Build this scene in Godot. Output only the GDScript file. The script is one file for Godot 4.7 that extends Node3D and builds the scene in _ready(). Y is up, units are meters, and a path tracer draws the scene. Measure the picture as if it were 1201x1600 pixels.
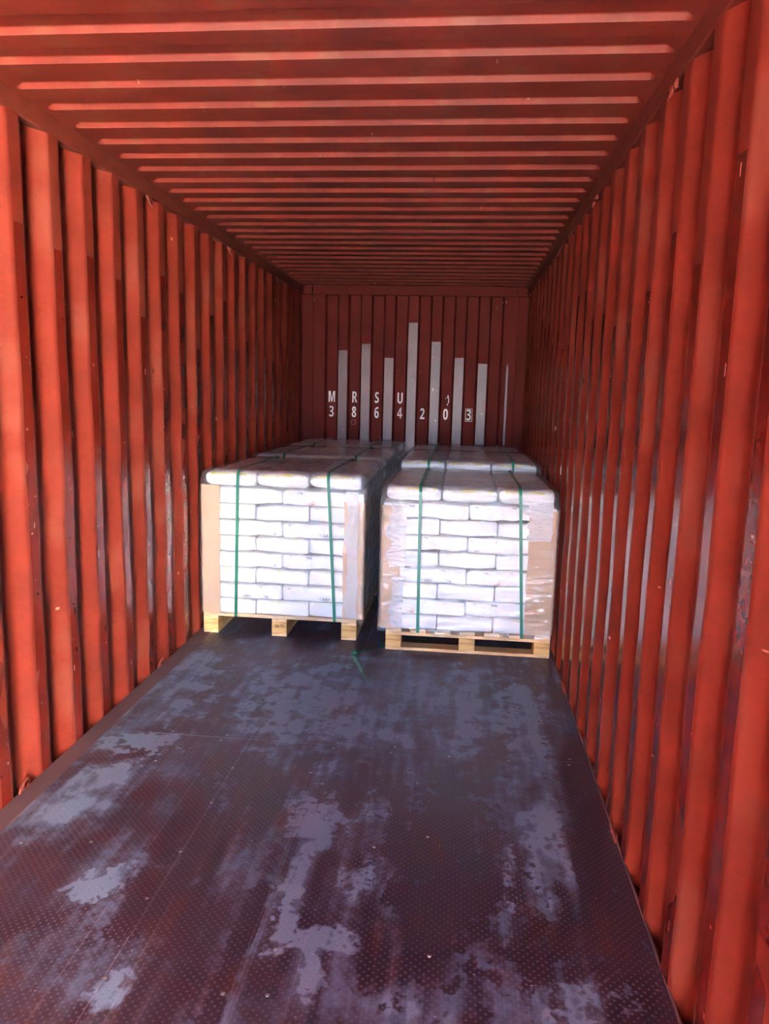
extends Node3D
# Inside of a red steel shipping container, six wrapped pallet loads of white sacks at its closed end.
# x right, y up, the camera looks towards -z; the open doors are behind the camera at z = DOOR_Z.

const HALF := 1.165        # from the middle to the inner flats of the side walls
const ROOF := 2.69
const BACK := -7.985       # inner flats of the end wall
const DOOR_Z := 2.6  # out of view, set for how daylight fades along the walls
const TRAY := 0.142        # top of a pallet

var rng := RandomNumberGenerator.new()
var M := {}
var taken := {}

# ------------------------------------------------------------------ helpers
func numbered(called: String) -> String:
	if not taken.has(called):
		taken[called] = 0
		return called
	taken[called] += 1
	return "%s_%03d" % [called, taken[called]]

func thing(called: String, label: String, category: String, at := Vector3.ZERO, group := "", kind := "") -> Node3D:
	var o := Node3D.new()
	o.name = numbered(called)
	add_child(o)
	o.position = at
	tag(o, label, category, group, kind)
	return o

func tag(o: Node, label: String, category: String, group := "", kind := "") -> void:
	o.set_meta("label", label)
	o.set_meta("category", category)
	if group != "":
		o.set_meta("group", group)
	if kind != "":
		o.set_meta("kind", kind)

func put(called: String, mesh: Mesh, material: Material, parent: Node, at := Vector3.ZERO) -> MeshInstance3D:
	var o := MeshInstance3D.new()
	o.name = called
	o.mesh = mesh
	if material != null:
		o.material_override = material
	o.cast_shadow = GeometryInstance3D.SHADOW_CASTING_SETTING_ON
	parent.add_child(o, true)
	o.position = at
	return o

func tri(st: SurfaceTool, a: Vector3, b: Vector3, c: Vector3, n: Vector3) -> void:
	if (b - a).cross(c - a).dot(n) > 0.0:
		var k := b
		b = c
		c = k
	for v in [a, b, c]:
		st.set_normal(n)
		st.add_vertex(v)

func quad(st: SurfaceTool, a: Vector3, b: Vector3, c: Vector3, d: Vector3, n: Vector3) -> void:
	tri(st, a, b, c, n)
	tri(st, a, c, d, n)

func newst() -> SurfaceTool:
	var st := SurfaceTool.new()
	st.begin(Mesh.PRIMITIVE_TRIANGLES)
	return st

# a box with chamfered edges
func cbox(st: SurfaceTool, c: Vector3, size: Vector3, ch := 0.003) -> void:
	var h := size / 2.0
	var k := minf(ch, minf(h.x, minf(h.y, h.z)) * 0.6)
	var i := h - Vector3(k, k, k)
	for ax in 3:
		var u := (ax + 1) % 3
		var w := (ax + 2) % 3
		for s: float in [-1.0, 1.0]:
			var q := []
			for p in [[-1, -1], [1, -1], [1, 1], [-1, 1]]:
				var v := Vector3.ZERO
				v[ax] = s * h[ax]
				v[u] = p[0] * i[u]
				v[w] = p[1] * i[w]
				q.append(c + v)
			var n := Vector3.ZERO
			n[ax] = s
			quad(st, q[0], q[1], q[2], q[3], n)
			# edges between this axis and the next
			for t: float in [-1.0, 1.0]:
				var e := []
				for p in [[0, -1], [0, 1], [1, 1], [1, -1]]:
					var v := Vector3.ZERO
					v[ax] = s * (h[ax] if p[0] == 0 else i[ax])
					v[u] = t * (i[u] if p[0] == 0 else h[u])
					v[w] = p[1] * i[w]
					e.append(c + v)
				var m := Vector3.ZERO
				m[ax] = s
				m[u] = t
				quad(st, e[0], e[1], e[2], e[3], m.normalized())
	for sx: float in [-1.0, 1.0]:
		for sy: float in [-1.0, 1.0]:
			for sz: float in [-1.0, 1.0]:
				var g := Vector3(sx, sy, sz)
				tri(st, c + g * Vector3(h.x, i.y, i.z), c + g * Vector3(i.x, h.y, i.z), c + g * Vector3(i.x, i.y, h.z), g.normalized())

func box_mesh(size: Vector3, ch := 0.003, c := Vector3.ZERO) -> ArrayMesh:
	var st := newst()
	cbox(st, c, size, ch)
	return st.commit()

# a round bar along a row of points
func tube(st: SurfaceTool, pts: Array, r: float, sides := 8) -> void:
	var rings := []
	for k in pts.size():
		var a: Vector3 = pts[maxi(k - 1, 0)]
		var b: Vector3 = pts[mini(k + 1, pts.size() - 1)]
		var dir := (b - a).normalized()
		var up := Vector3.UP if absf(dir.y) < 0.9 else Vector3.RIGHT
		var x := dir.cross(up).normalized()
		var y := dir.cross(x).normalized()
		var ring := []
		for j in sides:
			var ang := TAU * j / sides
			ring.append([pts[k] + (x * cos(ang) + y * sin(ang)) * r, x * cos(ang) + y * sin(ang)])
		rings.append(ring)
	for k in rings.size() - 1:
		for j in sides:
			var j2 := (j + 1) % sides
			var n: Vector3 = (rings[k][j][1] + rings[k][j2][1]).normalized()
			quad(st, rings[k][j][0], rings[k][j2][0], rings[k + 1][j2][0], rings[k + 1][j][0], n)

# a flat band along a row of points: `across` is the direction of its width
func ribbon(pts: Array, across: Array, width: float, thick: float) -> ArrayMesh:
	var st := newst()
	for k in pts.size() - 1:
		var a: Vector3 = pts[k]
		var b: Vector3 = pts[k + 1]
		var wa: Vector3 = across[k] * width / 2.0
		var wb: Vector3 = across[k + 1] * width / 2.0
		var n := (b - a).cross(across[k]).normalized()
		var t := n * thick / 2.0
		quad(st, a - wa + t, a + wa + t, b + wb + t, b - wb + t, n)
		quad(st, a - wa - t, a + wa - t, b + wb - t, b - wb - t, -n)
		quad(st, a - wa - t, a - wa + t, b - wb + t, b - wb - t, -across[k])
		quad(st, a + wa - t, a + wa + t, b + wb + t, b + wb - t, across[k])
	return st.commit()

# ------------------------------------------------------------------ folded sheet
# pts: [s, d, material of the segment that starts here]; returns rows [s, d, ns, nd, material], bends rounded
func rounded_profile(pts: Array, t: float) -> Array:
	var rows := []
	for k in pts.size():
		var p := Vector2(pts[k][0], pts[k][1])
		if k == 0 or k == pts.size() - 1:
			var q0 := Vector2(pts[maxi(k - 1, 0)][0], pts[maxi(k - 1, 0)][1])
			var q1 := Vector2(pts[mini(k + 1, pts.size() - 1)][0], pts[mini(k + 1, pts.size() - 1)][1])
			var d := (q1 - q0).normalized()
			rows.append([p.x, p.y, d.y, -d.x, pts[k][2]])
			continue
		var a := Vector2(pts[k - 1][0], pts[k - 1][1])
		var b := Vector2(pts[k + 1][0], pts[k + 1][1])
		var d0 := (p - a).normalized()
		var d1 := (b - p).normalized()
		var tt := minf(t, 0.42 * minf((p - a).length(), (b - p).length()))
		var n0 := Vector2(d0.y, -d0.x)
		var n1 := Vector2(d1.y, -d1.x)
		for j in 5:
			var f := j / 4.0
			var q := (p - d0 * tt).lerp(p, f).lerp(p.lerp(p + d1 * tt, f), f)
			var n := n0.lerp(n1, f).normalized()
			rows.append([q.x, q.y, n.x, n.y, pts[k][2] if j == 4 else 0])
	return rows

# place: (s, d, y) -> point; turn: (ns, nd) -> normal. ys: cuts across; split: above it a smooth strip is plain paint again
func sheet(rows: Array, ys: Array, place: Callable, turn: Callable, mats: Array, split := INF, uvs := 0.5) -> ArrayMesh:
	var sts := []
	for k in mats.size():
		sts.append(newst())
	var used := []
	used.resize(mats.size())
	used.fill(false)
	for k in rows.size() - 1:
		for j in ys.size() - 1:
			var m: int = rows[k][4]
			if (ys[j] + ys[j + 1]) / 2.0 > split and m == 1:
				m = 0
			var st: SurfaceTool = sts[m]
			used[m] = true
			var v := []
			for c in [[k, j], [k + 1, j], [k + 1, j + 1], [k, j + 1]]:
				var r: Array = rows[c[0]]
				v.append([place.call(r[0], r[1], ys[c[1]]), turn.call(r[2], r[3]), Vector2(r[0] + r[1] * 0.7, -ys[c[1]]) * uvs])
			var mid: Vector3 = v[0][1] + v[1][1]
			var order := [0, 1, 2, 0, 2, 3]
			if (v[1][0] - v[0][0]).cross(v[2][0] - v[0][0]).dot(mid) > 0.0:
				order = [0, 2, 1, 0, 3, 2]
			for i in order:
				st.set_normal(v[i][1])
				st.set_uv(v[i][2])
				st.add_vertex(v[i][0])
	var mesh := ArrayMesh.new()
	for k in mats.size():
		if used[k]:
			sts[k].commit(mesh)
			mesh.surface_set_material(mesh.get_surface_count() - 1, mats[k])
	return mesh

# the outer side of a folded sheet, set back by its thickness
func back_of(rows: Array, thick: float) -> Array:
	var out := []
	for r in rows:
		out.append([r[0] - r[2] * thick, r[1] - r[3] * thick, -r[2], -r[3], 0])
	return out

# ------------------------------------------------------------------ computed textures
func noise_bytes(w: int, h: int, freq: float, octaves: int, start: int, sx := 1.0, sy := 1.0) -> PackedByteArray:
	var n := FastNoiseLite.new()
	n.seed = start
	n.noise_type = FastNoiseLite.TYPE_SIMPLEX_SMOOTH
	n.frequency = freq
	n.fractal_octaves = octaves
	var im := n.get_seamless_image(maxi(8, int(w / sx)), maxi(8, int(h / sy)))
	im.convert(Image.FORMAT_L8)
	im.resize(w, h, Image.INTERPOLATE_CUBIC)
	return im.get_data()

func tex(im: Image) -> ImageTexture:
	return ImageTexture.create_from_image(im)

func step(a: float, b: float, x: float) -> float:
	return smoothstep(a, b, x)

func paint_image(base: Color, dusty: Color, chips: int, start: int, streak: float) -> Image:
	var w := 512
	var a := noise_bytes(w, w, 0.012, 4, start)
	var b := noise_bytes(w, w, 0.02, 3, start + 1, 1.0, streak)
	var f := noise_bytes(w, w, 0.2, 2, start + 2)
	var im := Image.create(w, w, false, Image.FORMAT_RGB8)
	for y in w:
		for x in w:
			var k := y * w + x
			var na := a[k] / 255.0
			var nb := b[k] / 255.0
			var g := 0.86 + 0.2 * na + 0.08 * (f[k] / 255.0 - 0.5)
			var c := Color(base.r * g, base.g * g, base.b * g).lerp(dusty, 0.55 * step(0.52, 0.8, nb) * step(0.3, 0.7, na))
			im.set_pixel(x, y, c)
	var r := RandomNumberGenerator.new()
	r.seed = start
	for k in chips:
		var x := r.randi_range(0, w - 12)
		var y := r.randi_range(0, w - 12)
		var tone := Color(0.78, 0.6, 0.54).lerp(base * 0.45, 0.0 if r.randf() < 0.7 else 1.0)
		if r.randf() < 0.5:
			im.fill_rect(Rect2i(x, y, r.randi_range(1, 2), r.randi_range(2, 9)), tone)
		else:
			im.fill_rect(Rect2i(x, y, r.randi_range(1, 4), r.randi_range(1, 2)), tone)
	im.generate_mipmaps()
	return im

func floor_images() -> Array:
	var w := 1024
	var h := 1408                               # 2.33 m by 3.2 m, z from -1.4 (row 0) to -4.6
	var long := noise_bytes(w, h, 0.03, 4, 11, 1.0, 9.0)     # drawn out along the container
	var blot := noise_bytes(w, h, 0.006, 5, 12)
	var fine := noise_bytes(w, h, 0.05, 4, 13)
	var warp := noise_bytes(w, h, 0.015, 3, 14)
	var grain := noise_bytes(w, h, 0.4, 2, 15)
	# patches of pale dust: x, z, half sizes, strength; negative: wiped clean
	var spots := [
		[-0.60, -2.13, 0.065, 0.075, 1.0], [-0.86, -3.12, 0.14, 0.09, 0.8], [0.03, -2.60, 0.10, 0.17, 0.8], [0.27, -2.70, 0.06, 0.10, 0.6], [0.26, -2.28, 0.06, 0.10, 0.7],
		[0.05, -2.04, 0.035, 0.14, 0.8], [0.19, -1.97, 0.10, 0.05, 0.8], [0.17, -1.82, 0.03, 0.10, 0.8], [0.75, -2.28, 0.022, 0.22, 0.7], [0.89, -2.44, 0.08, 0.30, 0.55],
		[0.86, -1.80, 0.09, 0.11, 0.7], [-0.97, -2.64, 0.18, 0.26, 0.55], [0.18, -3.78, 0.80, 0.55, 0.5], [0.46, -1.75, 0.11, 0.11, 0.45], [-0.36, -1.73, 0.04, 0.06, 0.7],
		[0.92, -3.3, 0.12, 0.9, 0.45], [-0.95, -3.7, 0.16, 0.7, 0.5], [-0.2, -3.55, 0.25, 0.45, 0.35], [0.62, -3.7, 0.05, 0.5, 0.5], [0.04, -2.3, 0.035, 0.3, 0.6],
		[0.53, -2.40, 0.20, 0.42, -0.75], [-0.40, -2.09, 0.16, 0.14, -0.3], [-0.06, -1.95, 0.03, 0.36, -0.9], [1.08, -2.3, 0.085, 1.1, -0.9], [-0.46, -2.6, 0.05, 0.45, -0.5],
		[0.80, -1.95, 0.05, 0.25, -0.6], [0.88, -2.06, 0.04, 0.06, -0.7], [-0.25, -2.75, 0.14, 0.16, -0.4], [0.33, -1.95, 0.03, 0.12, -0.5],
	]
	var field := PackedFloat32Array()
	field.resize(w * h)
	for s in spots:
		var x0 := maxi(0, int((s[0] - s[2] * 1.8 + HALF) / 2.33 * w))
		var x1 := mini(w - 1, int((s[0] + s[2] * 1.8 + HALF) / 2.33 * w))
		var y0 := maxi(0, int((-1.4 - s[1] - s[3] * 1.8) / 3.2 * h))
		var y1 := mini(h - 1, int((-1.4 - s[1] + s[3] * 1.8) / 3.2 * h))
		var soft: float = 0.25 if absf(s[4]) >= 0.6 else 0.6
		for y in range(y0, y1 + 1):
			var dz: float = (-1.4 - y * 3.2 / h - s[1]) / s[3]
			for x in range(x0, x1 + 1):
				var k := y * w + x
				var dx: float = (x * 2.33 / w - HALF - s[0]) / s[2]
				var d := sqrt(dx * dx + dz * dz) + (warp[k] / 255.0 - 0.5) * 1.7 + (fine[k] / 255.0 - 0.5) * 1.5
				field[k] += s[4] * (1.0 - step(1.0 - soft, 1.0 + soft, d))
	var dark := Color8(58, 38, 48)
	var worn := Color8(70, 38, 38)
	var dust := Color8(108, 123, 145)
	var pale := Color8(140, 160, 180)
	var color := Image.create(w, h, false, Image.FORMAT_RGB8)
	var rough := Image.create(w, h, false, Image.FORMAT_L8)
	for y in h:
		for x in w:
			var k := y * w + x
			var nl := long[k] / 255.0
			var nb := blot[k] / 255.0
			var nf := fine[k] / 255.0
			var ng := grain[k] / 255.0
			var d := 0.34 + 0.75 * (nl - 0.5) + 0.7 * (nb - 0.5) + 0.5 * (nf - 0.5) + field[k] * (0.75 + 0.5 * nf)
			d = clampf(d, 0.0, 1.0)
			var c := dark.lerp(worn, step(0.45, 0.75, nl) * step(0.5, 0.65, 1.0 - nb)).lerp(dust, step(0.05, 0.85, d) * 0.8).lerp(pale, step(0.75, 1.0, d) * 0.55)
			var g := 0.9 + 0.2 * ng
			color.set_pixel(x, y, Color(c.r * g, c.g * g, c.b * g))
			var q := 0.3 + 0.45 * d + 0.1 * nf
			rough.set_pixel(x, y, Color(q, q, q))
	# scratches along the container
	var r := RandomNumberGenerator.new()
	r.seed = 5
	var lines := [[-0.52, -1.4, -3.05, 0.6], [-0.392, -1.4, -3.5, 0.75], [-0.325, -1.4, -2.1, 0.5], [-0.02, -1.5, -2.5, 0.3], [-0.57, -1.4, -1.8, 0.35], [0.13, -1.6, -2.0, 0.4], [-0.3, -2.2, -3.1, 0.25], [-0.62, -1.5, -3.0, 0.2], [-0.7, -1.7, -3.1, 0.25], [0.3, -2.3, -3.0, 0.3]]
	for k in 60:
		var z := r.randf_range(-1.5, -4.3)
		lines.append([r.randf_range(-1.05, 1.0), z, z - r.randf_range(0.1, 0.9), r.randf_range(0.08, 0.22)])
	for l in lines:
		var wob := r.randf_range(-0.012, 0.012)
		var y0 := int((-1.4 - l[1]) / 3.2 * h)
		var y1 := mini(h - 1, int((-1.4 - l[2]) / 3.2 * h))
		for y in range(y0, y1):
			var x := clampi(int((l[0] + wob * float(y - y0) / h + HALF) / 2.33 * w), 0, w - 1)
			color.set_pixel(x, y, color.get_pixel(x, y).lerp(Color8(178, 168, 176), l[3] * (0.6 + 0.4 * fine[y * w + x] / 255.0)))
	# dust in the joint between two rows of boards
	for x in range(60, w - 60):
		var y := int(1.8 / 3.2 * h)
		var much := (0.75 if x < 560 else 0.25) * step(0.3, 0.6, long[y * w + x] / 255.0 * 0.5 + blot[(y - 40) * w + x] / 255.0 * 0.6)
		for q in 3:
			color.set_pixel(x, y - 1 + q, color.get_pixel(x, y - 1 + q).lerp(Color8(176, 172, 182), much * (1.0 if q == 1 else 0.5)))
	for k in 300:
		var x := r.randi_range(4, w - 8)
		var y := r.randi_range(4, h - 8)
		if r.randf() < 0.5:
			color.fill_rect(Rect2i(x, y, r.randi_range(1, 3), 1), Color8(190, 190, 200))
		else:
			color.fill_rect(Rect2i(x, y, r.randi_range(2, 6), 1), Color8(40, 24, 28))
	return [color, rough]

func dots_image() -> Array:
	# two rows of the plate's grip pattern: pits that hold dust
	var w := 64
	var im := Image.create(w, w, false, Image.FORMAT_RGBA8)
	var bump := Image.create(w, w, false, Image.FORMAT_L8)
	for y in w:
		for x in w:
			var best := 9.0
			for c in [[0.25, 0.25], [0.75, 0.75], [1.25, 0.25], [-0.25, 0.75], [0.25, 1.25], [0.75, -0.25]]:
				best = minf(best, Vector2(x / 64.0 - c[0], y / 64.0 - c[1]).length())
			var k := 1.0 - step(0.09, 0.19, best)
			im.set_pixel(x, y, Color(0.47, 0.45, 0.54, k * 0.42))
			bump.set_pixel(x, y, Color(1.0 - k, 1.0 - k, 1.0 - k))
	return [im, bump]

func sack_image(start: int, yellow: int) -> Image:
	# along the sack (u) and round its girth (v): white woven cloth with washed-out print
	var w := 256
	var f := noise_bytes(w, w, 0.03, 4, start)
	var im := Image.create(w, w, false, Image.FORMAT_RGB8)
	for y in w:
		for x in w:
			var n := f[y * w + x] / 255.0
			var weave := 0.985 + 0.015 * float((x / 2 + y / 2) % 2)
			var c := Color(0.92, 0.915, 0.905) * weave
			im.set_pixel(x, y, c.lerp(Color(0.84, 0.8, 0.76), 0.5 * step(0.55, 0.85, n)))
	var r := RandomNumberGenerator.new()
	r.seed = start
	# print on the upper side (v round 0.25) and small marks along the sides
	for e: int in [4, 222]:
		for k in yellow:
			smudge(im, r, e + r.randi_range(0, 26), r.randi_range(34, 86), r.randi_range(3, 8), Color(0.86, 0.76, 0.2), 0.7)
	for k in 22:
		smudge(im, r, r.randi_range(60, 190), r.randi_range(36, 92), r.randi_range(3, 8), [Color(0.45, 0.52, 0.74), Color(0.55, 0.53, 0.53), Color(0.75, 0.68, 0.55)][r.randi_range(0, 2)], 0.6)
	for v: int in [16, 112, 144, 240]:
		for k in 7:
			smudge(im, r, r.randi_range(10, 240), clampi(v + r.randi_range(-9, 9), 0, 250), r.randi_range(2, 7), [Color(0.2, 0.28, 0.6), Color(0.7, 0.36, 0.15), Color(0.25, 0.22, 0.2), Color(0.5, 0.42, 0.34)][r.randi_range(0, 3)], 0.85)
	return im

# a worn blot of print
func smudge(im: Image, r: RandomNumberGenerator, x: int, y: int, size: int, tone: Color, strength: float) -> void:
	for k in size * size * 2:
		var px := posmod(x + int(r.randfn(0.0, size * 0.9)), im.get_width())
		var py := posmod(y + int(r.randfn(0.0, size * 0.35)), im.get_height())
		im.set_pixel(px, py, im.get_pixel(px, py).lerp(tone, strength * r.randf()))

func film_normal(start: int, sx: float, sy: float) -> Image:
	var n := FastNoiseLite.new()
	n.seed = start
	n.frequency = 0.03
	n.fractal_octaves = 4
	var im := n.get_seamless_image(int(512 / sx), int(512 / sy))
	im.resize(512, 512, Image.INTERPOLATE_CUBIC)
	im.convert(Image.FORMAT_RGBA8)
	im.bump_map_to_normal_map(6.0)
	return im

func wood_image(base: Color, start: int) -> Image:
	var w := 256
	var a := noise_bytes(w, w, 0.05, 4, start, 8.0, 1.0)
	var im := Image.create(w, w, false, Image.FORMAT_RGB8)
	for y in w:
		for x in w:
			var n := a[y * w + x] / 255.0
			im.set_pixel(x, y, base.lerp(base * Color(0.72, 0.6, 0.5), step(0.4, 0.9, n) * 0.6))
	return im

func mat(color: Color, roughness: float, albedo: Texture2D = null) -> StandardMaterial3D:
	var m := StandardMaterial3D.new()
	m.albedo_color = color
	m.roughness = roughness
	m.albedo_texture = albedo
	return m

func materials() -> void:
	var red := Color8(122, 42, 28)
	M.paint = mat(Color.WHITE, 0.56, tex(paint_image(red, Color8(128, 66, 52), 30, 21, 5.0)))
	M.paint.metallic_specular = 0.4
	M.gloss = mat(Color.WHITE, 0.17, tex(paint_image(Color8(118, 36, 26), Color8(104, 50, 42), 260, 31, 5.0)))
	M.roof = mat(Color.WHITE, 0.5, tex(paint_image(red, Color8(126, 72, 48), 20, 41, 1.0)))
	M.endwall = mat(Color.WHITE, 0.7, tex(paint_image(Color8(104, 31, 24), Color8(98, 42, 34), 30, 51, 5.0)))
	M.endwall.metallic_specular = 0.3
	M.worn = mat(Color.WHITE, 0.4, tex(paint_image(Color8(104, 58, 52), Color8(80, 46, 42), 60, 61, 6.0)))  # rubbed smooth; the greyer colour also stands in for the door's reflection
	M.rail = mat(Color8(122, 52, 38), 0.5)
	M.rail.albedo_texture = tex(paint_image(Color8(235, 225, 220), Color8(190, 170, 150), 40, 71, 1.0))
	M.rail.uv1_triplanar = true
	M.rail.uv1_world_triplanar = true
	M.sill = mat(Color8(98, 70, 72), 0.7)
	M.steel = mat(Color8(120, 48, 36), 0.4)
	M.gap = mat(Color8(40, 30, 28), 0.8)
	M.letter = mat(Color8(232, 226, 222), 0.5)
	M.letter_faded = mat(Color8(150, 110, 105), 0.6)

	var fi := floor_images()
	var dots := dots_image()
	var fm := mat(Color.WHITE, 1.0, tex(fi[0]))
	fm.roughness_texture = tex(fi[1])
	fm.detail_enabled = true
	fm.detail_albedo = tex(dots[0])
	fm.detail_uv_layer = BaseMaterial3D.DETAIL_UV_2
	M.ply = fm
	M.ply_edge = mat(Color8(90, 62, 48), 0.8)
	M.screw = mat(Color8(150, 145, 140), 0.35)
	M.screw.metallic = 0.8

	for k in 3:
		for top: int in [0, 1]:
			var s := mat(Color.WHITE, 0.55, tex(sack_image(100 + k, 26 if top else 3)))
			s.rim_enabled = true
			s.rim = 0.15
			M["sack%d" % (k + 3 * top)] = s
	for k in 2:
		var f := StandardMaterial3D.new()
		f.albedo_color = Color(0.9, 0.92, 0.95, 0.11)
		f.transparency = BaseMaterial3D.TRANSPARENCY_ALPHA
		f.cull_mode = BaseMaterial3D.CULL_DISABLED
		f.roughness = 0.13
		f.normal_enabled = true
		f.normal_texture = tex(film_normal(200 + k, 5.0 if k == 1 else 2.0, 1.0))
		f.normal_scale = 1.6 if k == 1 else 0.8
		M["film%d" % k] = f
	M.card = mat(Color8(184, 148, 112), 0.6)
	M.wood = mat(Color.WHITE, 0.65, tex(wood_image(Color8(226, 188, 136), 82)))
	M.block = mat(Color.WHITE, 0.75, tex(wood_image(Color8(216, 172, 108), 83)))
	for k in ["wood", "block"]:
		M[k].uv1_triplanar = true
		M[k].uv1_scale = Vector3(3, 3, 3)
	M.fold = mat(Color(0.99, 0.99, 1.0, 0.36), 0.28)
	M.fold.transparency = BaseMaterial3D.TRANSPARENCY_ALPHA
	M.fold.cull_mode = BaseMaterial3D.CULL_DISABLED
	M.strap = mat(Color8(28, 118, 88), 0.35)
	M.stamp = mat(Color8(92, 62, 44), 0.8)
	M.unseen_pale_wall = mat(Color8(232, 231, 228), 0.9)
	M.unseen_dark_wall = mat(Color8(74, 76, 82), 0.8)
	M.yard = mat(Color8(124, 122, 117), 0.9)

# ------------------------------------------------------------------ the container
func side_wall(called: String, label: String, side: float, first: float, tops: Dictionary) -> void:
	var root := thing(called, label, "wall", Vector3(side * HALF, 0, 0), "", "structure")
	var dent := FastNoiseLite.new()
	dent.seed = 3 if side < 0 else 4
	dent.frequency = 1.0
	var P := 0.2785
	var D := 0.041
	var start := first
	while start > -DOOR_Z + 0.05:
		start -= P
	var place := func(s: float, d: float, y: float) -> Vector3:
		var k := dent.get_noise_2d(s * 0.9, y * 1.6) * (0.013 if side < 0 else 0.006) * smoothstep(2.1, 0.9, y) * (1.0 - 0.5 * smoothstep(0.9, 0.0, y))
		k += dent.get_noise_2d(s * 5.0 + 40.0, y * 3.0) * (0.005 if side < 0 else 0.0015) * smoothstep(2.4, 1.4, y)
		return Vector3(side * (d - k), y, -s)
	var turn := func(a: float, b: float) -> Vector3:
		return Vector3(side * b, 0, -a)
	while start < -BACK - 0.02:
		var s1 := minf(start + P, -BACK + 0.04)
		var pts := [[start, D, 0], [start + 0.0332, D, 0], [start + 0.0952, 0.0, 1], [start + 0.1832, 0.0, 0], [start + 0.2452, D, 0], [start + P, D, 0]]
		if s1 < start + P - 0.001:
			pts = [[start, D, 0], [s1, D, 0]]
		var top: float = rng.randf_range(1.85, 2.25)
		for k in tops:
			if absf(k - start - 0.14) < 0.12:
				top = tops[k]
		var ys := []
		for k in 19:
			ys.append(-0.05 + 2.69 * k / 18.0)
		ys.append(top)
		ys.sort()
		var rows := rounded_profile(pts, 0.014)
		var mesh := sheet(rows, ys, place, turn, [M.paint, M.gloss], top)
		var outer := sheet(back_of(rows, 0.003), [-0.05, 2.64], place, turn, [M.paint])
		for k in outer.get_surface_count():
			mesh.add_surface_from_arrays(Mesh.PRIMITIVE_TRIANGLES, outer.surface_get_arrays(k))
			mesh.surface_set_material(mesh.get_surface_count() - 1, M.paint)
		put("corrugation", mesh, null, root)
		start += P
	# top rail, the edge of the bottom rail, lashing rings
	var length := DOOR_Z - BACK
	var mid := (DOOR_Z + BACK) / 2.0
	put("top_rail", box_mesh(Vector3(0.06, 0.14, length), 0.006), M.rail, root, Vector3(side * 0.027, ROOF - 0.078 + 0.07, mid))
	put("bottom_rail", box_mesh(Vector3(0.06, 0.16, length), 0.004), M.rail, root, Vector3(side * 0.042, -0.12, mid))
	for s: float in [-1.5, -0.13, 1.25, 2.63, 4.02, 5.41, 6.8]:
		for y: float in [2.612, 0.0]:
			if y == 0.0 and s > 4.2:
				continue
			var st := newst()
			var dir := -1.0 if y > 1.0 else 1.0
			var pts := []
			for k in 11:
				var a := PI * k / 10.0
				pts.append(Vector3(-side * (0.004 + 0.016 * sin(a)), y + dir * 0.052 * sin(a), -s + 0.03 * cos(a)))
			tube(st, pts, 0.0055, 8)
			var ring := put("lashing_ring", st.commit(), M.steel, root)
			put("lug", box_mesh(Vector3(0.012, 0.022, 0.024), 0.003), M.steel, ring, Vector3(-side * 0.0, y + dir * 0.008, -s))

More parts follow.
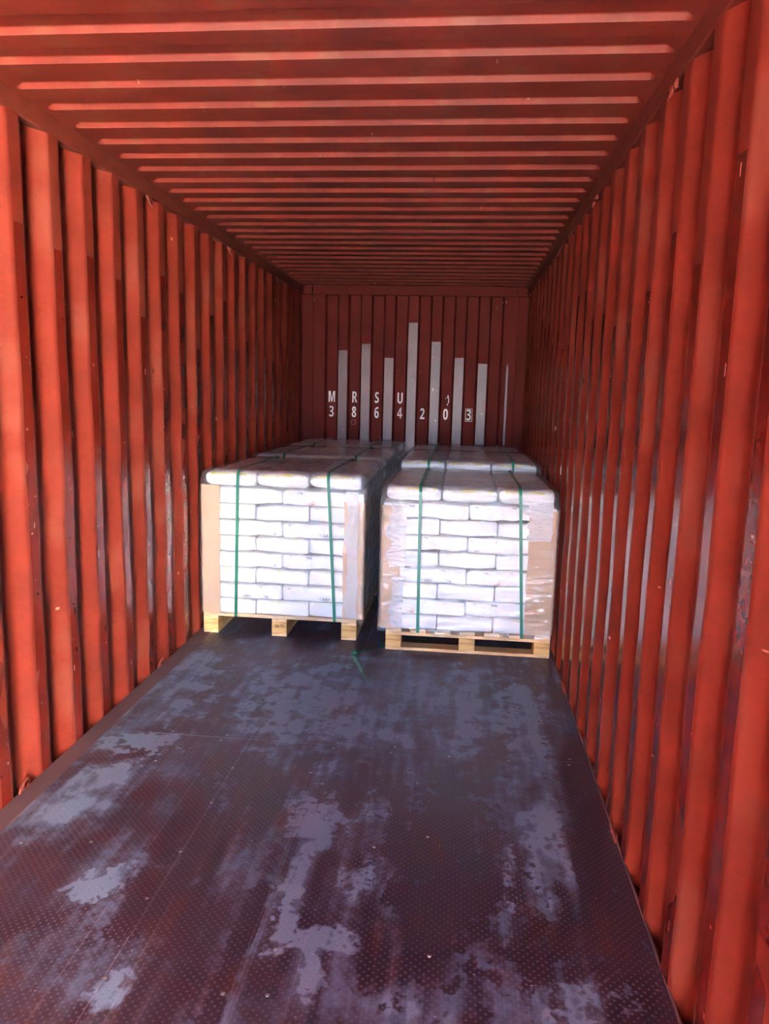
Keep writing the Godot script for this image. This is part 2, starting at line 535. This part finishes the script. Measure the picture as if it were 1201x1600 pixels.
func end_wall() -> void:
	var root := thing("wall_back", "dark red corrugated end wall behind the loads with white stencilled serial letters", "wall", Vector3(0, 0, BACK), "", "structure")
	var P := 0.2455
	var place := func(s: float, d: float, y: float) -> Vector3:
		return Vector3(s, y, -d)
	var turn := func(a: float, b: float) -> Vector3:
		return Vector3(a, 0, -b)
	# tops of the pale smooth strips, from left to right
	var tops := [0.0, 2.04, 2.11, 1.97, 2.335, 2.145, 1.985, 1.93, 1.92]
	for k in 9:
		var c := -0.8565 + P * (k - 1) + P / 2.0       # middle of the flat that stands proud
		var pts := [[c - P / 2.0, 0.0456, 0], [c - 0.0688, 0.0456, 0], [c - 0.0508, 0.0, 1], [c + 0.0508, 0.0, 0], [c + 0.0688, 0.0456, 0], [c + P / 2.0, 0.0456, 0]]
		if k == 0:
			pts = [[-1.052, 0.0, 0], [c + 0.0508, 0.0, 0], [c + 0.0688, 0.0456, 0], [c + P / 2.0, 0.0456, 0]]
		if k == 8:
			pts = [[c - P / 2.0, 0.0456, 0], [c - 0.0688, 0.0456, 0], [c - 0.0508, 0.0, 0], [c - 0.005, 0.0, 1], [c + 0.024, 0.0, 0], [1.075, 0.0, 0]]
		var rows := rounded_profile(pts, 0.004)
		var mesh := sheet(rows, [-0.02, 0.9, 1.4, tops[k], 2.63] if k > 0 else [-0.02, 2.63], place, turn, [M.endwall, M.worn], tops[k])
		var outer := sheet(back_of(rows, 0.003), [-0.02, 2.63], place, turn, [M.endwall])
		for j in outer.get_surface_count():
			mesh.add_surface_from_arrays(Mesh.PRIMITIVE_TRIANGLES, outer.surface_get_arrays(j))
			mesh.surface_set_material(mesh.get_surface_count() - 1, M.endwall)
		put("corrugation", mesh, null, root)
	for s: float in [-1.0, 1.0]:
		var wide := 0.168 if s < 0 else 0.145
		put("corner_post", box_mesh(Vector3(wide, 2.63, 0.07), 0.006), M.endwall, root, Vector3(s * (1.218 - wide / 2.0), 1.295, -0.03))
		put("corner_plate", box_mesh(Vector3(0.15, 0.1, 0.06), 0.004), M.endwall, root, Vector3(s * (1.218 - 0.075), 2.66, -0.01))
	put("added_backing_plate", box_mesh(Vector3(2.42, 0.16, 0.01), 0.002), M.endwall, root, Vector3(0, 2.66, -0.082))  # added behind the rail to stop daylight leaking past its ends
	put("top_rail", box_mesh(Vector3(2.12, 0.1, 0.09), 0.006), M.endwall, root, Vector3(0, 2.657, -0.03))
	# stencilled letters, one on each recessed flat
	var font := SystemFont.new()
	font.font_names = PackedStringArray(["Droid Sans"])
	font.font_weight = 700
	var rows2 := [["MRSU", 1.552], ["3864203", 1.394]]
	for r in rows2:
		for k in r[0].length():
			var t := TextMesh.new()
			t.font = font
			t.text = r[0][k]
			t.font_size = 32
			t.pixel_size = 0.005
			t.depth = 0.0012
			var o := put("letter", t, M.letter, root, Vector3(-0.8565 + P * k, r[1], -0.0446))
			o.scale = Vector3(0.62 if r[0][k] != "M" else 0.58, 1, 1)
	# the frame round the last digit, and what is left of rubbed-off signs
	var cx := -0.8565 + P * 6
	var f := newst()
	for b in [[-0.034, 0.0, 0.005, 0.135], [0.034, 0.0, 0.005, 0.135], [0.0, 0.065, 0.073, 0.005], [0.0, -0.065, 0.073, 0.005]]:
		cbox(f, Vector3(cx + b[0], 1.394 + b[1], -0.0445), Vector3(b[2], b[3], 0.0012), 0.0002)
	put("digit_frame", f.commit(), M.letter, root)
	var g := newst()
	for b in [[0.004, 0.06, 0.012, 0.03], [0.012, 0.02, 0.008, 0.05], [-0.018, 0.045, 0.006, 0.014], [0.0, -0.02, 0.008, 0.02]]:
		cbox(g, Vector3(-0.8565 + P * 5 + b[0] + 0.015, 1.52 + b[1], -0.0445), Vector3(b[2], b[3], 0.0012), 0.0002)
	put("rubbed_mark", g.commit(), M.letter, root)
	var h := newst()
	for b in [[-0.02, 0.0, 0.004, 0.05], [0.02, 0.0, 0.004, 0.05], [0.0, 0.024, 0.042, 0.004], [0.0, -0.024, 0.042, 0.004]]:
		cbox(h, Vector3(-0.8565 + P + b[0] - 0.005, 1.285 + b[1], -0.0445), Vector3(b[2], b[3], 0.0012), 0.0002)
	put("rubbed_mark", h.commit(), M.letter_faded, root)

func ceiling() -> void:
	var root := thing("ceiling", "red corrugated steel roof sheet with shallow ribs running across", "ceiling", Vector3(0, ROOF, 0), "", "structure")
	var P := 0.2065
	var xs := [-1.215, -1.148, -1.118, -0.4, 0.4, 1.118, 1.148, 1.215]
	var start := 2.402 - P * 31
	while start < -BACK + 0.02:
		# lower flat, rise, upper flat, fall (the fall faces the doors)
		var pts := [[start, 0.0, 0], [start + 0.0897, 0.0, 0], [start + 0.1032, 0.02, 0], [start + 0.193, 0.02, 0], [start + P, 0.0, 0]]
		var rows := rounded_profile(pts, 0.005)
		var st := newst()
		for side in 2:
			for k in rows.size() - 1:
				for j in xs.size() - 1:
					var v := []
					for c in [[k, j], [k + 1, j], [k + 1, j + 1], [k, j + 1]]:
						var r: Array = rows[c[0]]
						var x: float = xs[c[1]]
						var d: float = r[1] * (1.0 if absf(x) < 1.13 else 0.0)
						var n := Vector3(0, -1, 0) if absf(x) > 1.13 else Vector3(0, r[3], -r[2]).normalized()
						v.append([Vector3(x, d + 0.003 * side, -r[0]), n * (1.0 if side == 0 else -1.0), Vector2(x, -r[0]) * 0.5])
					var order := [0, 1, 2, 0, 2, 3]
					if (v[1][0] - v[0][0]).cross(v[2][0] - v[0][0]).dot(v[0][1] + v[1][1] + v[2][1] + v[3][1]) > 0.0:
						order = [0, 2, 1, 0, 3, 2]
					for i in order:
						st.set_normal(v[i][1])
						st.set_uv(v[i][2])
						st.add_vertex(v[i][0])
		put("roof_rib", st.commit(), M.roof, root)
		start += P

func floor_panels() -> void:
	var root := thing("floor", "dusty dark brown grip-faced plywood container floor with screws and scratches", "floor", Vector3.ZERO, "", "structure")
	var joint := -0.03
	var zs := [DOOR_Z, 1.6, -0.8, -3.2, -5.6, -8.03]
	for k in zs.size() - 1:
		for c in [[-1.078, joint - 0.001], [joint + 0.001, 1.165]]:
			var z0: float = zs[k] - 0.0012
			var z1: float = zs[k + 1] + 0.0012
			var st := newst()
			var corners := [Vector3(c[0], 0, z0), Vector3(c[1], 0, z0), Vector3(c[1], 0, z1), Vector3(c[0], 0, z1)]
			for i in [0, 2, 1, 0, 3, 2]:
				var p: Vector3 = corners[i]
				st.set_normal(Vector3.UP)
				st.set_uv(Vector2((p.x + HALF) / 2.33, (-1.4 - p.z) / 3.2))
				st.set_uv2(Vector2(p.x, p.z) / 0.026)
				st.add_vertex(p)
			for i in 4:
				var a: Vector3 = corners[i]
				var b: Vector3 = corners[(i + 1) % 4]
				var n := (b - a).cross(Vector3.UP).normalized()
				if n.dot((a + b) / 2.0 - (corners[0] + corners[2]) / 2.0) < 0:
					n = -n
				quad(st, a, b, b + Vector3.DOWN * 0.028, a + Vector3.DOWN * 0.028, n)
			quad(st, corners[0] + Vector3.DOWN * 0.028, corners[1] + Vector3.DOWN * 0.028, corners[2] + Vector3.DOWN * 0.028, corners[3] + Vector3.DOWN * 0.028, Vector3.DOWN)
			put("plywood_panel", st.commit(), M.ply, root)
	# steel under the boards, angle along the left wall, thin edge along the right one
	var length := DOOR_Z - BACK + 0.04
	put("underframe", box_mesh(Vector3(2.34, 0.05, length), 0.002), M.gap, root, Vector3(0, -0.056, (DOOR_Z + BACK) / 2.0))
	put("floor_angle", box_mesh(Vector3(0.088, 0.03, length), 0.003), M.sill, root, Vector3(-1.123, -0.0125, (DOOR_Z + BACK) / 2.0))
	put("floor_angle", box_mesh(Vector3(0.007, 0.034, length), 0.002), M.sill, root, Vector3(1.1665, -0.011, (DOOR_Z + BACK) / 2.0))
	# screws
	var st := newst()
	var ring := []
	for k in 10:
		ring.append(Vector3(cos(TAU * k / 10.0), 0, sin(TAU * k / 10.0)))
	for k in 10:
		var a: Vector3 = ring[k]
		var b: Vector3 = ring[(k + 1) % 10]
		tri(st, Vector3(0, 0.0016, 0), a * 0.0045 + Vector3(0, 0.0016, 0), b * 0.0045 + Vector3(0, 0.0016, 0), Vector3.UP)
		quad(st, a * 0.0045 + Vector3(0, 0.0016, 0), b * 0.0045 + Vector3(0, 0.0016, 0), b * 0.0065, a * 0.0065, (a + b + Vector3.UP).normalized())
	var head := st.commit()
	var where := [[-0.97, -2.3], [-0.73, -2.34], [-0.74, -2.94], [-0.05, -2.94], [-0.06, -2.64], [-0.395, -2.33], [-0.41, -2.08], [-0.39, -1.75], [-0.05, -1.74], [0.07, -1.75], [0.05, -1.92], [-0.39, -2.65], [-0.39, -2.93], [0.41, -2.92], [0.47, -2.54], [0.5, -1.95], [0.8, -1.75], [0.28, -2.45]]
	for k in 9:
		var x := -1.05 + 0.265 * k
		where.append([x, -3.172])
		where.append([x + 0.012, -3.228])
	for x: float in [-0.9, -0.45, 0.2, 0.62, 1.0]:
		for z: float in [-3.62, -4.05]:
			where.append([x, z])
	for p in where:
		put("screw", head, M.screw, root, Vector3(p[0], 0, p[1]))

func shell_and_yard() -> void:
	# the door frame at the open end, behind the camera
	var t := thing("trim_1", "red steel door frame at the open end of the container", "door frame", Vector3(0, 0, DOOR_Z), "", "structure")
	put("header", box_mesh(Vector3(2.44, 0.3, 0.1), 0.006), M.rail, t, Vector3(0, 2.72, 0.05))
	put("sill", box_mesh(Vector3(2.44, 0.16, 0.1), 0.006), M.rail, t, Vector3(0, -0.085, 0.05))
	for s: float in [-1.0, 1.0]:
		put("post", box_mesh(Vector3(0.06, 2.58, 0.1), 0.006), M.rail, t, Vector3(s * 1.19, 1.285, 0.05))
	var g := put("ground", box_mesh(Vector3(90, 0.2, 90), 0.01), M.yard, self, Vector3(0, -1.35, 20))
	var b := put("unseen_pale_building", box_mesh(Vector3(16, 8.0, 6), 0.02), M.unseen_pale_wall, self, Vector3(10.2, 2.75, 10.5))  # out of view, sunlit to brighten the left wall through the door
	tag(b, "unseen pale building right of the doors, placed to light the left wall", "building", "", "structure")
	var c := put("unseen_dark_building", box_mesh(Vector3(16, 8.0, 10), 0.02), M.unseen_dark_wall, self, Vector3(-8.6, 2.75, 9.4))  # out of view, keeps outside light off the right wall and ceiling
	tag(c, "unseen dark grey building left of the doors, placed to darken the right wall", "building", "", "structure")
	tag(g, "pale concrete yard outside the open container doors", "ground", "", "structure")

# ------------------------------------------------------------------ loads
# a filled sack lying along x: tube of rounded cross-section that flattens towards its sewn ends
func sack_mesh(length: float, width: float, height: float, start: int, m: Material, domed := false) -> ArrayMesh:
	var n := FastNoiseLite.new()
	n.seed = start
	n.frequency = 7.0
	var along := 18
	var round_ := 24
	var grid := []
	for i in along + 1:
		var t := -1.0 + 2.0 * i / along
		t = sin(t * PI / 2.0)
		var full := pow(1.0 - pow(absf(t), 7.0 if domed else 36.0), 0.4)
		var row := []
		for j in round_:
			var a := TAU * j / round_
			var c := cos(a)
			var s := sin(a)
			var e := 0.32 if domed else 0.13
			var belly := 1.0 if domed else 1.0 - 0.05 * pow(absf(s), 6.0)
			var cz := signf(c) * pow(absf(c), e)
			var cy := signf(s) * pow(absf(s), e)
			var p := Vector3(t * length / 2.0, cy * height / 2.0 * ((0.42 if domed else 0.7) + (0.58 if domed else 0.3) * full), cz * width / 2.0 * belly * (0.95 + 0.05 * full))
			var w := -absf(n.get_noise_3d(p.x, p.y * 1.5, p.z)) * 0.006
			var sag := n.get_noise_3d(p.x * 0.7, 5.0 + signf(s), p.z * 0.5) * 0.022 - 0.002
			if absf(s) < 0.9 or absf(t) > 0.8:
				p += Vector3(signf(t) * 0.4 * absf(t) * w, 0, signf(c) * w)
			p.y += signf(s) * minf(0.0, sag) * (1.0 if absf(c) > 0.25 else 0.3)
			row.append(p)
		grid.append(row)
	var st := newst()
	for i in along:
		for j in round_:
			var j2 := (j + 1) % round_
			for q in [[i, j, 0], [i + 1, j2, 1], [i + 1, j, 0], [i, j, 0], [i, j2, 1], [i + 1, j2, 1]]:
				st.set_smooth_group(0)
				st.set_uv(Vector2(float(q[0]) / along, float(j + q[2]) / round_))
				st.add_vertex(grid[q[0]][q[1]])
	for e: int in [0, along]:
		for j in round_:
			var j2 := (j + 1) % round_
			var pa: Vector3 = grid[e][j]
			var pb: Vector3 = grid[e][j2]
			var pc := Vector3(pa.x, 0, 0)
			for q in ([pa, pb, pc] if e == along else [pa, pc, pb]):
				st.set_uv(Vector2(float(e) / along, 0.6))
				st.add_vertex(q)
	st.generate_normals()
	st.set_material(m)
	return st.commit()

# the shape of the film round a load: a box with rounded edges, open below
func film_mesh(half: Vector3, r: float, start: int, m: Material) -> ArrayMesh:
	var n := FastNoiseLite.new()
	n.seed = start
	n.frequency = 3.0
	var inner := half - Vector3(r, r, r)
	var st := newst()
	var N := 26
	for f in 5:
		var pts := []
		var uv := []
		for i in N + 1:
			for j in N + 1:
				var u := sin((-1.0 + 2.0 * i / N) * 1.42) / sin(1.42)
				var v := sin((-1.0 + 2.0 * j / N) * 1.42) / sin(1.42)
				var q := Vector3.ZERO
				if f == 0:
					q = Vector3(u, v, 1)
				elif f == 1:
					q = Vector3(-u, v, -1)
				elif f == 2:
					q = Vector3(1, v, -u)
				elif f == 3:
					q = Vector3(-1, v, u)
				else:
					q = Vector3(u, 1, -v)
				q *= half
				# tight round the upright corners, looser over the top
				var re := lerpf(0.018, r, smoothstep(half.y - 0.13, half.y - r, q.y))
				var k := q.clamp(Vector3(re - half.x, -half.y, re - half.z), Vector3(half.x - re, inner.y, half.z - re))
				var d := q - k
				if d.length() > 1e-6:
					q = k + Vector3(d.x / re, d.y / r, d.z / re).normalized() * Vector3(re, r, re)
				var wob := n.get_noise_3d(q.x * 1.2, q.y * 3.0, q.z * 1.2)
				q -= (q - k).normalized() * (0.003 + 0.003 * wob)
				pts.append(q)
				uv.append(Vector2(u * (half.x if f in [0, 1, 4] else half.z), -v * (half.z if f == 4 else half.y)) * 0.9 + Vector2(f * 0.37, f * 0.19))
		for i in N:
			for j in N:
				var a := i * (N + 1) + j
				for k in [a, a + 1, a + N + 2, a, a + N + 2, a + N + 1]:
					st.set_smooth_group(0)
					st.set_uv(uv[k])
					st.add_vertex(pts[k])
	st.generate_normals()
	st.generate_tangents()
	st.set_material(m)
	return st.commit()

# crumpled layers of film lying on the front of a load: [x from, x to, y from, y to, seed], from the middle of the load
func film_fold(b: Array, half: Vector3, r: float) -> ArrayMesh:
	var n := FastNoiseLite.new()
	n.seed = b[4]
	n.frequency = 4.0
	var st := newst()
	var N := 14
	var K := 60
	var pts := []
	for i in N + 1:
		for j in K + 1:
			var v := float(j) / K
			var y: float = lerpf(b[2], b[3], v) - half.y
			var x0: float = b[0] + n.get_noise_2d(v * 0.6, 1.0) * 0.05
			var x1: float = b[1] + n.get_noise_2d(v * 0.6, 9.0) * 0.012
			var x := lerpf(x0, x1, float(i) / N)
			var z := half.z + 0.001 + 0.009 * absf(n.get_noise_2d(x * 2.0 + y * 1.5, y * 7.0))
			pts.append(Vector3(clampf(x, 0.02 - half.x, half.x - 0.02), y, z))
	for i in N:
		for j in K:
			var a := i * (K + 1) + j
			for k in [a, a + 1, a + K + 2, a, a + K + 2, a + K + 1]:
				st.set_smooth_group(0)
				st.add_vertex(pts[k])
	st.generate_normals()
	return st.commit()

func pallet(label: String, at: Vector3, turned: bool, stamped: bool) -> void:
	var t := thing("pallet", label, "pallet", at, "wooden pallets under the sack loads")
	var S := 1.03
	var pb := func(called: String, size: Vector3, where: Vector3, m: Material) -> MeshInstance3D:
		if turned:
			size = Vector3(size.z, size.y, size.x)
			where = Vector3(where.z, where.y, where.x)
		return put(called, box_mesh(size, 0.002), m, t, where)
	for x: float in [-1.0, 0.0, 1.0]:
		pb.call("bottom_board", Vector3(0.1, 0.02, S), Vector3(x * (S / 2 - 0.05), 0.01, 0), M.wood)
		pb.call("stringer_board", Vector3(0.1, 0.02, S), Vector3(x * (S / 2 - 0.05), 0.108, 0), M.wood)
		for z: float in [-1.0, 0.0, 1.0]:
			var b: MeshInstance3D = pb.call("block", Vector3(0.1, 0.0775, 0.1), Vector3(x * (S / 2 - 0.05), 0.0589, z * (S / 2 - 0.05)), M.block)
			if stamped and x == 0.0 and z == 1.0:
				# an ink stamp too faint to read
				var st := newst()
				for q in [[-0.026, 0.0, 0.003, 0.03], [-0.018, 0.0, 0.004, 0.026], [-0.006, 0.006, 0.012, 0.004], [-0.006, -0.008, 0.012, 0.004], [-0.011, 0.0, 0.004, 0.016], [0.012, 0.0, 0.018, 0.004], [0.014, 0.01, 0.02, 0.004], [0.028, 0.002, 0.003, 0.022]]:
					cbox(st, Vector3(q[0], q[1] + 0.01, 0.0502), Vector3(q[2], q[3], 0.0008), 0.0001)
				put("ink_stamp", st.commit(), M.stamp, b)
	for k in 7:
		pb.call("deck_board", Vector3(S, 0.022, 0.1), Vector3(0, 0.1295, -S / 2 + 0.05 + k * (S - 0.1) / 6.0), M.wood)

const NTH := ["first", "second", "third", "fourth", "fifth", "sixth", "seventh", "eighth", "ninth"]

func build_sack_stack(which: String, cx: float, zf: float, top: float, skew: float, straps: Array, film: int, boards: Array, turned: bool, folds := []) -> void:
	var layers := 9
	var lh := (top - TRAY) / layers
	var W := 1.06
	var cz := zf - W / 2.0
	pallet("wooden pallet under the %s load" % which + (", its boards running front to back" if not turned else ", a bottom board along its front"), Vector3(cx - 0.02 if cx < 0 else cx + 0.02, 0, zf - 0.012 - 0.515), turned, which == "front left")
	var proto := []
	for k in 3:
		proto.append(sack_mesh(W / 2.0 - 0.0008, W / 3.0 - 0.0008, lh, 300 + k, M["sack%d" % k]))
	for k in 3:
		proto.append(sack_mesh(W / 2.0 - 0.003, W / 3.0 - 0.003, lh, 310 + k, M["sack%d" % (k + 3)], true))
	for l in layers:
		var shrink := 0.999 if l < layers - 1 else 0.972
		for k in 6:
			var ends := l % 2 == 0          # short ends to the front
			var row := k / 3 if ends else k / 2
			var col := k % 3 if ends else k % 2
			# only the sacks that line the load: all of them do
			var x := (col - 1) * W / 3.0 if ends else (col - 0.5) * W / 2.0
			var z := (0.5 - row) * W / 2.0 if ends else (1 - row) * W / 3.0
			var place := ""
			if ends:
				place = ["front row left", "front row middle", "front row right", "back row left", "back row middle", "back row right"][k]
			else:
				place = ["front row left", "front row right", "middle row left", "middle row right", "back row left", "back row right"][k]
			var o := MeshInstance3D.new()
			o.name = numbered("sack")
			o.mesh = proto[rng.randi_range(0, 2) + (3 if l == layers - 1 else 0)]
			add_child(o)
			o.position = Vector3(cx + x * shrink + rng.randf_range(-0.0004, 0.0004), TRAY + lh * (l + 0.5), cz + z * shrink + rng.randf_range(-0.0004, 0.0004))
			o.rotation = Vector3(0, (PI / 2 if ends else 0.0) + (PI if rng.randf() < 0.5 else 0.0), 0)
			o.scale = Vector3(shrink, 1, shrink)
			var layer: String = "top layer" if l == layers - 1 else NTH[l] + " layer up"
			tag(o, "white filled sack, %s, %s of the %s load" % [layer, place, which], "sack", "sacks of the %s load" % which)
	# cardboard at the corners: [sx, sz, width on the front, bottom, top]
	for b in boards:
		var o := put(numbered("corner_board"), corner_board(b[2], 0.13, b[4] - b[3], int(b[0] * 3 + 7 + cx * 10)), M.card, self, Vector3(cx + b[0] * (W / 2.0 + 0.0055), b[3], cz + b[1] * (W / 2.0 + 0.0055)))
		o.scale = Vector3(-b[0], 1, -b[1])
		tag(o, "brown cardboard edge protector on the %s %s corner of the %s load" % ["left" if b[0] < 0 else "right", "front" if b[1] > 0 else "back", which], "edge protector", "cardboard edge protectors")
	# stretch film and straps
	var half := Vector3(W / 2.0 + 0.02, (top + 0.012 - 0.128) / 2.0, W / 2.0 + 0.02)
	var r := 0.06
	var fo := put(numbered("stretch_film"), film_mesh(half, r, 400 + int(cx * 20 + zf * 10), null), M["film%d" % film], self, Vector3(cx, 0.128 + half.y, cz))
	tag(fo, "clear stretch film wrapped round the %s load of sacks" % which, "stretch film", "stretch film round the loads")
	for b in folds:
		put("film_fold", film_fold(b, half, r), M.fold, fo)
	for k in straps.size():
		var s: Array = straps[k]
		var pts := []
		var across := []
		var hz := half.z + 0.0012
		var hy := half.y + 0.0012
		var prof := [Vector2(hz, -half.y + 0.002), Vector2(hz, -half.y * 0.4), Vector2(hz, hy - r)]
		for j in range(1, 6):
			prof.append(Vector2(hz - r + r * cos(PI / 2 * j / 6.0), hy - r + r * sin(PI / 2 * j / 6.0)))
		prof.append(Vector2(hz - r, hy))
		for j in range(prof.size() - 1, -1, -1):
			prof.append(Vector2(-prof[j].x, prof[j].y))
		for j in prof.size():
			var f := clampf((prof[j].y + half.y) / (2 * half.y), 0, 1)
			pts.append(Vector3(lerpf(s[1], s[0], f), prof[j].y, prof[j].x))
			across.append(Vector3.RIGHT)
		var o := put(numbered("strap"), ribbon(pts, across, 0.019, 0.0016), M.strap, self, Vector3(cx, 0.128 + half.y, cz))
		tag(o, "green plastic strap over the %s load, the %s of its two" % [which, "left" if k == 0 else "right"], "strap", "green straps round the loads")

# an angle of cardboard: its front leg towards +x, its side leg towards +z (before scaling)
func corner_board(front: float, side: float, height: float, start: int) -> ArrayMesh:
	var n := FastNoiseLite.new()
	n.seed = start
	n.frequency = 2.2
	var st := newst()
	var T := 0.0045
	var N := 16
	var prof := func(y: float) -> Array:
		var w := n.get_noise_1d(y * 2.0) * 0.012
		return [Vector3(front + w, y, 0), Vector3(0.012, y, 0), Vector3(0.0035, y, 0.0035), Vector3(0, y, 0.012), Vector3(0, y, side)]
	for i in N:
		var a: Array = prof.call(height * i / N)
		var b: Array = prof.call(height * (i + 1) / N)
		for j in 4:
			var d: Vector3 = a[j + 1] - a[j]
			var nn := d.cross(Vector3.UP).normalized()
			if nn.dot(Vector3(-1, 0, -1)) < 0:
				nn = -nn
			var t := nn * T
			quad(st, a[j] + t, a[j + 1] + t, b[j + 1] + t, b[j] + t, nn)
			quad(st, a[j], a[j + 1], b[j + 1], b[j], -nn)
		quad(st, a[0], a[0] + Vector3(0, 0, -T), b[0] + Vector3(0, 0, -T), b[0], Vector3.RIGHT)
		quad(st, a[4], a[4] + Vector3(-T, 0, 0), b[4] + Vector3(-T, 0, 0), b[4], Vector3.BACK)
	for y: float in [0.0, height]:
		var a: Array = prof.call(y)
		quad(st, a[0], a[1], a[1] + Vector3(0, 0, -T), a[0] + Vector3(0, 0, -T), Vector3.UP if y > 0 else Vector3.DOWN)
		quad(st, a[3], a[4], a[4] + Vector3(-T, 0, 0), a[3] + Vector3(-T, 0, 0), Vector3.UP if y > 0 else Vector3.DOWN)
	return st.commit()

func loose_strap() -> void:
	var pts := [Vector3(0.095, 0.004, -4.66), Vector3(0.09, 0.008, -4.60), Vector3(0.07, 0.006, -4.53), Vector3(0.0, 0.012, -4.47), Vector3(-0.06, 0.008, -4.43), Vector3(-0.084, 0.004, -4.405), Vector3(-0.07, 0.006, -4.36), Vector3(-0.03, 0.010, -4.25), Vector3(0.02, 0.006, -4.10), Vector3(0.06, 0.004, -4.0), Vector3(0.085, 0.003, -3.95)]
	var across := []
	for k in pts.size():
		var d: Vector3 = pts[mini(k + 1, pts.size() - 1)] - pts[maxi(k - 1, 0)]
		across.append(Vector3(-d.z, 0.15 * sin(k * 1.7), d.x).normalized())
	var o := put(numbered("loose_strap"), ribbon(pts, across, 0.021, 0.0014), M.strap, self)
	tag(o, "loose end of green strap bent on the floor between the two front pallets", "strap")
	var row := [Vector3(0.25, 0.003, -4.80), Vector3(0.29, 0.006, -4.76), Vector3(0.33, 0.016, -4.72), Vector3(0.37, 0.024, -4.69)]
	var side := []
	for k in row.size():
		side.append(Vector3(0.6, 0.1, 0.79).normalized())
	var q := put(numbered("loose_strap"), ribbon(row, side, 0.018, 0.0014), M.strap, self)
	tag(q, "short piece of green strap lying under the front right pallet", "strap")

# ------------------------------------------------------------------ scene
func _ready() -> void:
	rng.seed = 7
	var cam := Camera3D.new()
	cam.name = "camera"
	cam.fov = 68.914
	cam.near = 0.05
	cam.far = 300.0
	cam.position = Vector3(0.5264, 1.6233, 0.0)
	cam.rotation = Vector3(deg_to_rad(-9.194), deg_to_rad(5.559), deg_to_rad(1.423))
	add_child(cam)
	cam.current = true

	var sky := ProceduralSkyMaterial.new()
	sky.sky_top_color = Color(0.36, 0.55, 0.9)
	sky.sky_horizon_color = Color(0.74, 0.87, 1.0)
	sky.ground_horizon_color = Color(0.6, 0.6, 0.6)
	sky.ground_bottom_color = Color(0.4, 0.4, 0.4)
	sky.sun_angle_max = 5.0
	var env := Environment.new()
	env.background_mode = Environment.BG_SKY
	env.sky = Sky.new()
	env.sky.sky_material = sky
	env.background_energy_multiplier = 1.0
	env.tonemap_mode = Environment.TONE_MAPPER_LINEAR
	env.tonemap_exposure = 66.0
	env.sdfgi_enabled = true
	env.ssao_enabled = true
	env.ssil_enabled = true
	var we := WorldEnvironment.new()
	we.name = "world_environment"
	we.environment = env
	add_child(we)

	# the sun stands over the closed end, on the right: none of it falls in, it lights the yard and the unseen pale building across it
	var sun := DirectionalLight3D.new()
	sun.name = "sun"
	sun.light_energy = 12.0
	sun.light_color = Color(1.0, 0.95, 0.88)
	sun.light_angular_distance = 0.53
	sun.shadow_enabled = true
	add_child(sun)
	sun.look_at_from_position(Vector3.ZERO, Vector3(-0.58, -0.60, 0.55))

	materials()
	floor_panels()
	side_wall("wall_left", "red corrugated steel side wall left of the sack loads", -1.0, 2.664, {2.8: 2.22, 3.08: 2.17, 3.36: 2.19, 3.64: 2.13})
	side_wall("wall_right", "red corrugated steel side wall beside the right loads, scratched and chipped", 1.0, 2.087, {1.93: 2.2, 2.21: 1.99, 2.86: 1.99, 3.07: 1.91, 3.34: 1.92})
	end_wall()
	ceiling()
	shell_and_yard()

	var both := [[-1.0, 1.0, 0.12, 0.15, 0.98], [1.0, 1.0, 0.12, 0.15, 0.95]]
	build_sack_stack("front left", -0.59, -4.66, 1.092, 0.0, [[-0.285, -0.305], [0.30, 0.355]], 0, [[-1.0, 1.0, 0.125, 0.148, 1.0], [1.0, 1.0, 0.13, 0.15, 0.92]], false, [[0.43, 0.50, 0.03, 0.86, 1]])
	build_sack_stack("front right", 0.605, -4.53, 1.055, 0.0, [[-0.30, -0.29], [0.30, 0.355]], 1, [[-1.0, 1.0, 0.12, 0.15, 0.93], [1.0, 1.0, 0.17, 0.15, 0.93]], true, [[0.36, 0.50, 0.62, 0.86, 2], [-0.49, -0.38, 0.42, 0.80, 3], [-0.46, -0.39, 0.03, 0.36, 4]])
	build_sack_stack("middle left", -0.58, -5.77, 1.105, 0.0, [[-0.26, -0.26], [0.31, 0.31]], 0, both, false)
	build_sack_stack("middle right", 0.605, -5.64, 1.115, 0.0, [[-0.30, -0.30], [0.33, 0.33]], 1, both, true)
	build_sack_stack("rear left", -0.57, -6.87, 1.11, 0.0, [[-0.25, -0.25], [0.28, 0.28]], 0, both, false)
	build_sack_stack("rear right", 0.60, -6.75, 1.09, 0.0, [[-0.29, -0.29], [0.31, 0.31]], 1, both, true)
	loose_strap()
